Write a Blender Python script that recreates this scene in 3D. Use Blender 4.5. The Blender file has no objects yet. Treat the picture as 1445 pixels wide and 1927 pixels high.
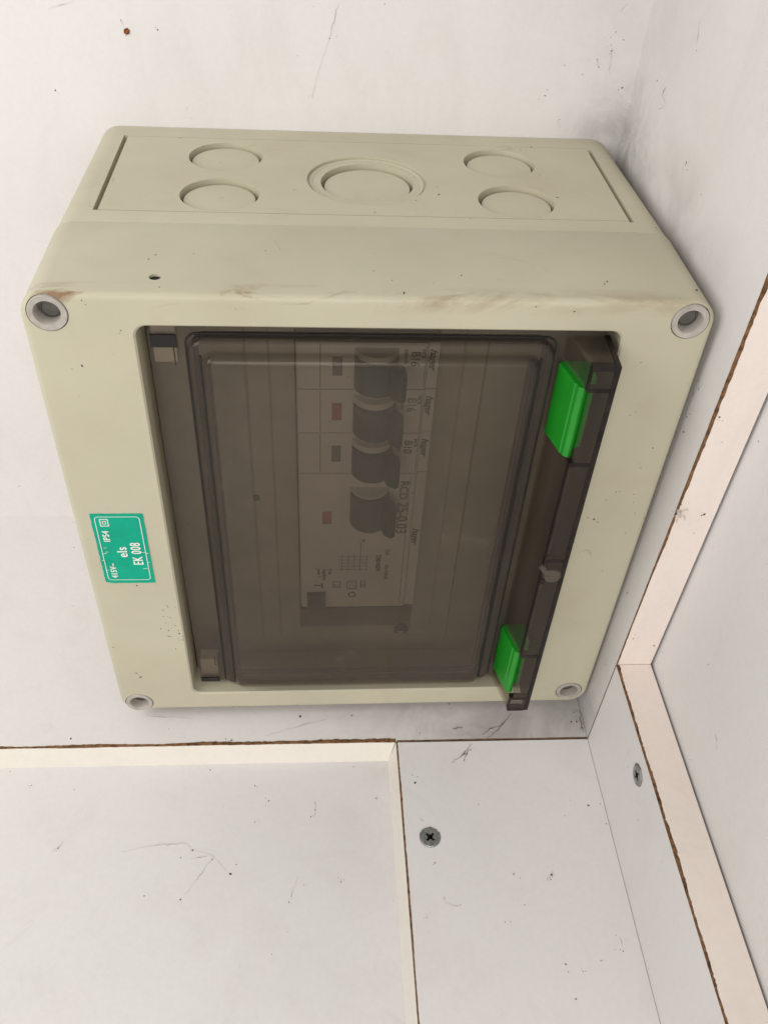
import bpy, bmesh, math, random
from mathutils import Vector, Matrix
random.seed(7)
C = bpy.context.scene.collection
SC = bpy.context.scene
S = 0.19                       # one unit of the layout = the width of the enclosure = 0.19 m

# ------------------------------------------------------------------ camera
cam = bpy.data.cameras.new('camera'); co = bpy.data.objects.new('camera', cam); C.objects.link(co)
cam.sensor_fit = 'VERTICAL'; cam.sensor_height = 24.0; cam.lens = 1675.92/1927*24.0
cam.clip_start = 0.005; cam.clip_end = 50
_r = (0.99659939, -0.05730523, 0.05920946); _f = (0.08231258, 0.72532687, -0.68346585); _u = (-0.00378004, 0.68601534, 0.72757726)
co.matrix_world = Matrix(((_r[0], _u[0], -_f[0], .4004*S), (_r[1], _u[1], -_f[1], -1.7539*S), (_r[2], _u[2], -_f[2], 1.6336*S), (0, 0, 0, 1)))
SC.camera = co

# ------------------------------------------------------------------ light
w = bpy.data.worlds.new('World'); SC.world = w; w.use_nodes = True
bg = w.node_tree.nodes['Background']; bg.inputs[0].default_value = (1.0, .972, .945, 1); bg.inputs[1].default_value = 0.36
def area(name, loc, target, size, sizey, power, col):
    l = bpy.data.lights.new(name, 'AREA'); l.shape = 'RECTANGLE'; l.size = size; l.size_y = sizey; l.energy = power; l.color = col
    o = bpy.data.objects.new(name, l); C.objects.link(o); o.location = loc
    o.rotation_euler = (Vector(target)-Vector(loc)).to_track_quat('-Z', 'Y').to_euler()
    return o
area('window_daylight', (-0.36, -0.27, 0.46), (-0.06, -0.03, 0.12), 0.40, 0.40, 2.1, (1.0, .99, .975))
area('added_front_fill', (-0.06, -1.05, 0.42), (0.02, -0.15, 0.0), 0.6, 0.7, 5.3, (1.0, .98, .955))  # unseen fill added in front to brighten the front-facing surfaces
SC.view_settings.view_transform = 'Standard'; SC.view_settings.look = 'None'; SC.view_settings.gamma = 1; SC.view_settings.exposure = 0.0
SC.render.engine = 'CYCLES'
cy = SC.cycles; cy.max_bounces = 10; cy.diffuse_bounces = 5; cy.glossy_bounces = 3; cy.transmission_bounces = 6; cy.transparent_max_bounces = 40; cy.volume_bounces = 0
cy.use_denoising = True; cy.sample_clamp_indirect = 4

# ------------------------------------------------------------------ helpers
def lin(r, g, b):
    f = lambda c: (c/255/12.92) if c/255 <= .04045 else ((c/255+.055)/1.055)**2.4
    return (f(r), f(g), f(b), 1)
class NT:
    def __init__(s, name):
        s.m = bpy.data.materials.new(name); s.m.use_nodes = True; s.t = s.m.node_tree; s.t.nodes.clear()
        s.out = s.n('ShaderNodeOutputMaterial'); s.co = s.n('ShaderNodeTexCoord').outputs['Object']
    def n(s, typ, **kw):
        x = s.t.nodes.new(typ)
        for k, v in kw.items(): setattr(x, k, v)
        return x
    def set(s, sock, v):
        if hasattr(v, 'is_output'): s.t.links.new(v, sock)
        elif v is not None: sock.default_value = v
    def noise(s, scale, detail=4, rough=.55, dist=0, co=None, stretch=None):
        x = s.n('ShaderNodeTexNoise'); c = co or s.co
        if stretch:
            mp = s.n('ShaderNodeMapping'); mp.inputs['Scale'].default_value = stretch; s.set(mp.inputs[0], c); c = mp.outputs[0]
        s.set(x.inputs['Vector'], c); x.inputs['Scale'].default_value = scale; x.inputs['Detail'].default_value = detail
        x.inputs['Roughness'].default_value = rough; x.inputs['Distortion'].default_value = dist
        return x.outputs['Fac']
    def ramp(s, fac, a, b, v0=0., v1=1.):
        x = s.n('ShaderNodeMapRange', clamp=True); s.set(x.inputs[0], fac)
        x.inputs[1].default_value = a; x.inputs[2].default_value = b; x.inputs[3].default_value = v0; x.inputs[4].default_value = v1
        return x.outputs[0]
    def math(s, op, a, b=None):
        x = s.n('ShaderNodeMath', operation=op); s.set(x.inputs[0], a); s.set(x.inputs[1], b); return x.outputs[0]
    def mix(s, fac, a, b):
        x = s.n('ShaderNodeMix', data_type='RGBA'); s.set(x.inputs[0], fac); s.set(x.inputs[6], a); s.set(x.inputs[7], b); return x.outputs[2]
    def spots(s, scale, r, keep):
        v = s.n('ShaderNodeTexVoronoi'); s.set(v.inputs['Vector'], s.co); v.inputs['Scale'].default_value = scale
        d = s.ramp(v.outputs['Distance'], r*.5, r, 1, 0)
        sep = s.n('ShaderNodeSeparateColor'); s.set(sep.inputs[0], v.outputs['Color'])
        return s.math('MULTIPLY', d, s.math('LESS_THAN', sep.outputs[0], keep))
    def xyz(s):
        x = s.n('ShaderNodeSeparateXYZ'); s.set(x.inputs[0], s.co); return x.outputs
    def bsdf(s, col, rough, bump=None, bstr=.1, bdist=.0005, spec=.4, metal=0):
        p = s.n('ShaderNodeBsdfPrincipled'); s.set(p.inputs['Base Color'], col); s.set(p.inputs['Roughness'], rough)
        p.inputs['Specular IOR Level'].default_value = spec; p.inputs['Metallic'].default_value = metal
        if bump is not None:
            b = s.n('ShaderNodeBump'); b.inputs['Strength'].default_value = bstr; b.inputs['Distance'].default_value = bdist
            s.set(b.inputs['Height'], bump); s.set(p.inputs['Normal'], b.outputs[0])
        s.set(s.out.inputs['Surface'], p.outputs[0]); return p

def plain(name, col, rough=.5, var=.08, scale=60, spec=.4, metal=0, bstr=.1):
    t = NT(name); n = t.noise(scale, 5)
    dark = tuple(c*(1-var*2) for c in col[:3])+(1,); lite = tuple(min(1, c*(1+var)) for c in col[:3])+(1,)
    t.bsdf(t.mix(t.ramp(n, .3, .7), dark, lite), rough, t.noise(scale*9, 3), bstr, .0003, spec, metal); return t.m

def board_mat(name, col, warm):
    t = NT(name)
    c = t.mix(t.ramp(t.noise(9, 4), .3, .7), tuple(x*.955 for x in col[:3])+(1,), col)
    c = t.mix(t.math('MULTIPLY', t.ramp(t.noise(22, 6, .65, .6), .5, .8), .55), c, warm)
    sm = t.ramp(t.noise(30, 8, .72, 1.2, stretch=(1, 1, .6)), .62, .80)
    c = t.mix(t.math('MULTIPLY', sm, .24), c, lin(120, 110, 100))
    st = t.ramp(t.noise(38, 7, .68, .8, stretch=(1, 1, .35)), .50, .74)
    c = t.mix(t.math('MULTIPLY', st, .09), c, lin(150, 140, 130))
    if name == 'white_melamine':                        # dirt smudges plus painted shade: back corner, beside the enclosure, floor under the latch
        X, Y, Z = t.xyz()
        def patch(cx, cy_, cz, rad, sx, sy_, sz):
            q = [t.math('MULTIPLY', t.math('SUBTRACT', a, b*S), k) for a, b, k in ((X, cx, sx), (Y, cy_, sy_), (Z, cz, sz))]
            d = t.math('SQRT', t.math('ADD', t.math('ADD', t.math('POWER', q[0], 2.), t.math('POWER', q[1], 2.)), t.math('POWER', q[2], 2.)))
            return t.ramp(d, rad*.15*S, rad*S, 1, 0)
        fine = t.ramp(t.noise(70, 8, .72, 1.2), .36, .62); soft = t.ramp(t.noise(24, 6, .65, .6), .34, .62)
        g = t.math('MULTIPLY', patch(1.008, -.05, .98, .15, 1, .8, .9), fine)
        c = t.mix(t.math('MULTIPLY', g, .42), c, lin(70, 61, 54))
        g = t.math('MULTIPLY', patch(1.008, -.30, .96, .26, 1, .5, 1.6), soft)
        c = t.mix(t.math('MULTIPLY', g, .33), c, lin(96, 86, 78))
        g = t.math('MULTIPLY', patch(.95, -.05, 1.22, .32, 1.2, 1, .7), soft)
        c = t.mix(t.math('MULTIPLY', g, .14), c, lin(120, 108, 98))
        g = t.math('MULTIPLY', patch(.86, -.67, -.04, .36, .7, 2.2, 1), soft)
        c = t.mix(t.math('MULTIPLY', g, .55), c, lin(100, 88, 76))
    c = t.mix(t.ramp(t.noise(420, 3, .7), .25, .75, .0, .075), c, lin(140, 130, 122))
    hl = t.ramp(t.noise(240, 3, .6), .68, .78)
    c = t.mix(t.math('MULTIPLY', hl, .10), c, lin(110, 95, 80))
    c = t.mix(t.math('MULTIPLY', t.spots(75, .035, .16), .8), c, lin(70, 55, 45))
    c = t.mix(t.math('MULTIPLY', t.spots(190, .06, .06), .6), c, lin(80, 65, 55))
    t.bsdf(c, t.ramp(t.noise(40, 4), .3, .7, .38, .55), t.noise(130, 4), .06, .0004, .35); return t.m

M = {}
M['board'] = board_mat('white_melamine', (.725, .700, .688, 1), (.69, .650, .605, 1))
M['edge'] = board_mat('pink_cream_edging', (.80, .71, .645, 1), (.75, .65, .565, 1))
M['lip'] = board_mat('cream_edging', (.76, .72, .645, 1), (.72, .66, .56, 1))
M['chip'] = plain('raw_brown_chipboard', (.215, .115, .055, 1), .9, .35, 500, .1, 0, .8)
M['dark'] = plain('dark_gap', (.02, .018, .016, 1), .8)
M['dirt'] = plain('dark_dirt', (.12, .09, .07, 1), .9, .3, 300, .1)
M['grime'] = plain('grimy_thread', (.20, .165, .135, 1), .9, .2, 300, .1)
M['web'] = plain('dusty_cobweb', (.50, .455, .41, 1), .9, .2, 300, .1)
M['rust'] = plain('rust', (.22, .075, .02, 1), .85, .4, 900, .2)
M['steel'] = plain('zinc_plated_steel', (.33, .345, .33, 1), .40, .2, 700, .5, .75, .3)
M['ring'] = plain('pale_grey_plastic', (.42, .385, .34, 1), .5, .12, 250)
M['plug'] = plain('grey_plug', (.12, .112, .10, 1), .5, .15, 250)

def shell_mat():
    t = NT('aged_pebble_grey_plastic'); X, Y, Z = t.xyz()
    base = t.mix(t.ramp(t.noise(16, 5), .3, .7), (.445, .416, .302, 1), (.505, .476, .352, 1))
    base = t.mix(t.math('MULTIPLY', t.ramp(t.noise(45, 6, .65, .5), .52, .8), .5), base, (.44, .375, .265, 1))
    base = t.mix(t.math('MULTIPLY', t.ramp(t.noise(60, 8, .7, 1.5, stretch=(.5, 1, 1)), .64, .78), .32), base, (.22, .17, .12, 1))
    # rubbed brown dirt along the edge where lid top turns into lid front
    zed = t.ramp(t.math('ABSOLUTE', t.math('SUBTRACT', Z, (.994-.004)*S)), .0005, .0045, 1, 0)
    yed = t.ramp(t.math('ABSOLUTE', t.math('SUBTRACT', Y, (-.6344+.3+.006)*S)), .001, .0060, 1, 0)
    left = t.ramp(X, -.02, .03, 1, .35)
    scuff = t.ramp(t.noise(55, 7, .7, 1.0, stretch=(.45, 1, 1)), .47, .60)
    m = t.math('MULTIPLY', t.math('MULTIPLY', zed, yed), t.math('MULTIPLY', scuff, left))
    base = t.mix(t.math('MULTIPLY', m, .9), base, (.20, .10, .04, 1))
    base = t.mix(t.math('MULTIPLY', t.spots(95, .045, .22), .75), base, (.09, .06, .04, 1))
    base = t.mix(t.math('MULTIPLY', t.spots(260, .07, .10), .6), base, (.12, .08, .05, 1))
    t.bsdf(base, t.ramp(t.noise(50, 4), .3, .7, .42, .58), t.noise(900, 2), .10, .0002, .4); return t.m
M['shell'] = shell_mat()

def smoke_mat(name, density, film, tint=(.20, .12, 0, 1)):
    t = NT(name)
    tr = t.n('ShaderNodeBsdfTransparent'); tr.inputs[0].default_value = (1, 1, 1, 1)
    gl = t.n('ShaderNodeBsdfGlossy'); gl.inputs['Color'].default_value = (.95, .82, .69, 1); t.set(gl.inputs['Roughness'], t.ramp(t.noise(60, 4), .3, .7, .10, .24))
    bf = t.n('ShaderNodeNewGeometry').outputs['Backfacing']; front = t.math('SUBTRACT', 1., bf)
    fr = t.n('ShaderNodeFresnel'); fr.inputs[0].default_value = 1.36
    m1 = t.n('ShaderNodeMixShader'); t.set(m1.inputs[0], t.math('MULTIPLY', fr.outputs[0], front)); t.set(m1.inputs[1], tr.outputs[0]); t.set(m1.inputs[2], gl.outputs[0])
    df = t.n('ShaderNodeBsdfDiffuse'); df.inputs[0].default_value = (.38, .325, .268, 1)
    k = t.math('ADD', t.ramp(t.noise(14, 5), .3, .7, film*.75, film*1.2), t.math('MULTIPLY', t.ramp(t.noise(70, 8, .7, 1.5, stretch=(1, 1, .5)), .60, .82), film*1.6))
    m2 = t.n('ShaderNodeMixShader'); t.set(m2.inputs[0], t.math('MULTIPLY', k, front)); t.set(m2.inputs[1], m1.outputs[0]); t.set(m2.inputs[2], df.outputs[0])
    t.set(t.out.inputs['Surface'], m2.outputs[0])
    va = t.n('ShaderNodeVolumeAbsorption'); va.inputs['Color'].default_value = tint; va.inputs['Density'].default_value = density
    t.set(t.out.inputs['Volume'], va.outputs[0]); return t.m
M['smoke'] = smoke_mat('smoked_polycarbonate', 480, .095)
M['smoke2'] = smoke_mat('smoked_polycarbonate_handle', 210, .06)
M['smoke3'] = smoke_mat('smoked_polycarbonate_thick', 1400, .02)
M['smokedark'] = plain('smoked_plastic_edge', (.016, .011, .010, 1), .40, .3, 200, .22)
M['scuffed'] = smoke_mat('scuffed_smoked_plastic', 300, .16)
M['shade_black'] = plain('painted_shade_black', (.012, .010, .009, 1), .6, .2, 200)  # near black for the painted step lines and hole depth
M['green'] = plain('bright_green_plastic', (.007, .225, .012, 1), .38, .06, 120, .5)
M['sticker'] = plain('green_vinyl', (.001, .345, .215, 1), .5, .06, 180, .18)
M['ink'] = plain('white_print', (.80, .80, .74, 1), .5, .05)
M['cover'] = plain('grey_cover_plate', (.40, .375, .305, 1), .5, .07, 60)
M['breaker'] = plain('white_breaker_plastic', (.58, .56, .515, 1), .45, .04, 60)
M['toggle'] = plain('dark_green_toggle', (.055, .085, .065, 1), .4, .1, 120)
M['greyw'] = plain('grey_marker', (.17, .16, .15, 1), .5)
M['redw'] = plain('red_marker', (.34, .10, .09, 1), .5)
M['black'] = plain('black_print', (.07, .065, .075, 1), .6)
M['hinge'] = plain('white_hinge', (.70, .67, .60, 1), .45)
M['slot'] = plain('dark_cavity', (.055, .060, .05, 1), .7)
M['knuckle'] = plain('dark_knuckle_and_recess_shade', (.022, .019, .018, 1), .5, .08, 60, .2)

def tag(o, label=None, cat=None, group=None, kind=None):
    for k, v in (('label', label), ('category', cat), ('group', group), ('kind', kind)):
        if v: o[k] = v
    return o
A = -.01                                            # the enclosure hangs a touch crooked
def wor(p):
    x, y, z = p; c, s = math.cos(A), math.sin(A)
    return Vector((.5+(x-.5)*c+(z-.5)*s, y, .5-(x-.5)*s+(z-.5)*c))
class Frame:                                        # layout coordinates -> an object's own coordinates
    def __init__(f, origin=(0, 0, 0), boxed=False): f.o = Vector(origin); f.boxed = boxed
    def place(f, ob):
        ob.location = (wor(f.o) if f.boxed else f.o)*S
        if f.boxed: ob.rotation_euler = (0, A, 0)
W = Frame()
def finish(me, mat, smooth=30):
    if mat:
        me.materials.clear(); me.materials.append(M[mat] if isinstance(mat, str) else mat)
    if smooth:
        me.shade_smooth(); me.set_sharp_from_angle(angle=math.radians(smooth))
def obj(name, verts, faces, mat, fr=W, parent=None, smooth=30, fixn=True):
    me = bpy.data.meshes.new(name)
    me.from_pydata([tuple((Vector(v)-fr.o)*S) for v in verts], [], faces)
    if fixn:
        bm = bmesh.new(); bm.from_mesh(me); bmesh.ops.recalc_face_normals(bm, faces=bm.faces); bm.to_mesh(me); bm.free()
    finish(me, mat, smooth)
    o = bpy.data.objects.new(name, me); C.objects.link(o)
    if parent: o.parent = parent
    else: fr.place(o)
    return o
def thing(name, fr, label, cat, group=None):
    o = bpy.data.objects.new(name, None); C.objects.link(o); o.empty_display_size = .01; fr.place(o); return tag(o, label, cat, group)
class MB:
    def __init__(s): s.v = []; s.f = []
    def add(s, v, f):
        b = len(s.v); s.v += [tuple(x) for x in v]; s.f += [tuple(i+b for i in q) for q in f]; return s
    def hexa(s, p):                                  # p: 4 bottom + 4 top corners
        return s.add(p, [(3, 2, 1, 0), (4, 5, 6, 7), (0, 1, 5, 4), (1, 2, 6, 5), (2, 3, 7, 6), (3, 0, 4, 7)])
    def box(s, x0, x1, y0, y1, z0, z1):
        return s.hexa([(x0, y0, z0), (x1, y0, z0), (x1, y1, z0), (x0, y1, z0), (x0, y0, z1), (x1, y0, z1), (x1, y1, z1), (x0, y1, z1)])
    def prism_z(s, prof, z0, z1):                    # prof: (x,y) outline
        n = len(prof)
        return s.add([(x, y, z0) for x, y in prof]+[(x, y, z1) for x, y in prof],
                     [tuple(range(n))[::-1], tuple(range(n, 2*n))]+[(i, (i+1) % n, n+(i+1) % n, n+i) for i in range(n)])
    def cyl(s, c, ax, r, h, n=40):                   # centred cylinder along axis ax
        a, b = [(1, 2), (2, 0), (0, 1)][ax]; v = []
        for e in (-h/2, h/2):
            for i in range(n):
                p = list(c); p[ax] += e; p[a] += r*math.cos(i*2*math.pi/n); p[b] += r*math.sin(i*2*math.pi/n); v.append(p)
        return s.add(v, [tuple(range(n))[::-1], tuple(range(n, 2*n))]+[(i, (i+1) % n, n+(i+1) % n, n+i) for i in range(n)])
    def lathe(s, c, ax, prof, n=40):                 # prof: (radius, offset along axis); closed at both ends
        a, b = [(1, 2), (2, 0), (0, 1)][ax]; v = []; m = len(prof)
        for r, e in prof:
            for i in range(n):
                p = list(c); p[ax] += e; p[a] += r*math.cos(i*2*math.pi/n); p[b] += r*math.sin(i*2*math.pi/n); v.append(p)
        f = [(k*n+i, k*n+(i+1) % n, (k+1)*n+(i+1) % n, (k+1)*n+i) for k in range(m-1) for i in range(n)]
        return s.add(v, f+[tuple(range(n))[::-1], tuple(range((m-1)*n, m*n))])
    def loops(s, L, cap0=False, cap1=False, close=False):
        n = len(L[0]); m = len(L)
        f = [(k*n+i, k*n+(i+1) % n, ((k+1) % m)*n+(i+1) % n, ((k+1) % m)*n+i) for k in range(m if close else m-1) for i in range(n)]
        if cap0: f.append(tuple(range(n))[::-1])
        if cap1: f.append(tuple(range((m-1)*n, m*n)))
        return s.add([p for l in L for p in l], f)
    def tube(s, pts, r, n=5):
        L = []
        for i, p in enumerate(pts):
            d = (Vector(pts[min(i+1, len(pts)-1)])-Vector(pts[max(i-1, 0)])).normalized()
            u = d.orthogonal().normalized(); v = d.cross(u); rr = r(i/(len(pts)-1)) if callable(r) else r
            L.append([tuple(Vector(p)+u*rr*math.cos(k*2*math.pi/n)+v*rr*math.sin(k*2*math.pi/n)) for k in range(n)])
        return s.loops(L, True, True)
    def blob(s, c, ax, r, flat=.35):                 # small crumb lying on a surface with normal axis ax
        bm = bmesh.new(); bmesh.ops.create_icosphere(bm, subdivisions=1, radius=1)
        st = random.uniform(.5, 1.0); an = random.uniform(0, 6.28); a, b = [(1, 2), (2, 0), (0, 1)][ax]; v = []
        for q in bm.verts:
            k = random.uniform(.65, 1.2); x = q.co.x*k*r; y = q.co.y*k*r*st; p = list(c)
            p[a] += x*math.cos(an)-y*math.sin(an); p[b] += x*math.sin(an)+y*math.cos(an); p[ax] += q.co.z*r*flat; v.append(p)
        f = [tuple(x.index for x in q.verts) for q in bm.faces]; bm.free(); return s.add(v, f)
    def build(s, name, mat, fr=W, parent=None, smooth=30, fixn=True): return obj(name, s.v, s.f, mat, fr, parent, smooth, fixn)
def rr(x0, x1, z0, z1, r, y, n=6):                   # rounded rectangle loop in the plane y
    o = []
    for cx, cz, a0 in ((x1-r, z1-r, 0), (x0+r, z1-r, 90), (x0+r, z0+r, 180), (x1-r, z0+r, 270)):
        for i in range(n+1):
            a = math.radians(a0+90*i/n); o.append((cx+r*math.cos(a), y, cz+r*math.sin(a)))
    return o
def boolean(base, cutters, fr, cutmat=None):                      # cutters: list of MB, cut one after the other; keeps base's material
    mat = base.data.materials[0]; tmp = []
    for k, mb in enumerate(cutters):
        c = mb.build('cutter', cutmat or 'dark', fr, None, 0); c.matrix_world = base.matrix_world.copy(); c.parent = base.parent; tmp.append(c)
        md = base.modifiers.new('cut', 'BOOLEAN'); md.operation = 'DIFFERENCE'; md.solver = 'EXACT'; md.object = c
        if cutmat: md.material_mode = 'TRANSFER'
    bpy.context.view_layer.update()
    dg = bpy.context.evaluated_depsgraph_get(); me = bpy.data.meshes.new_from_object(base.evaluated_get(dg))
    base.modifiers.clear(); base.data = me; finish(me, None if cutmat else mat)
    for c in tmp: bpy.data.objects.remove(c)
def text(name, body, size, at, up, mat, fr, parent, squash=1., bold=0., align='LEFT', y=None, italic=0., spacing=1.):
    """flat print on a face looking along -y; up='-x' reads upwards, up='+x' reads downwards"""
    cu = bpy.data.curves.new(name, 'FONT'); cu.body = body; cu.size = size; cu.align_x = align; cu.offset = bold; cu.extrude = .0004; cu.shear = italic; cu.space_character = spacing
    o = bpy.data.objects.new(name, cu); C.objects.link(o); bpy.context.view_layer.update()
    me = bpy.data.meshes.new_from_object(o.evaluated_get(bpy.context.evaluated_depsgraph_get())); bpy.data.objects.remove(o)
    x0, z0 = at; vs = []
    for v in me.vertices:
        tx, ty, tz = v.co.x*squash, v.co.y, v.co.z
        vs.append((x0-ty, y-tz, z0+tx) if up == '-x' else (x0+ty, y-tz, z0-tx))
    fs = [tuple(p.vertices) for p in me.polygons]; bpy.data.meshes.remove(me)
    return obj(name, vs, fs, mat, fr, parent, 0, False)
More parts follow.
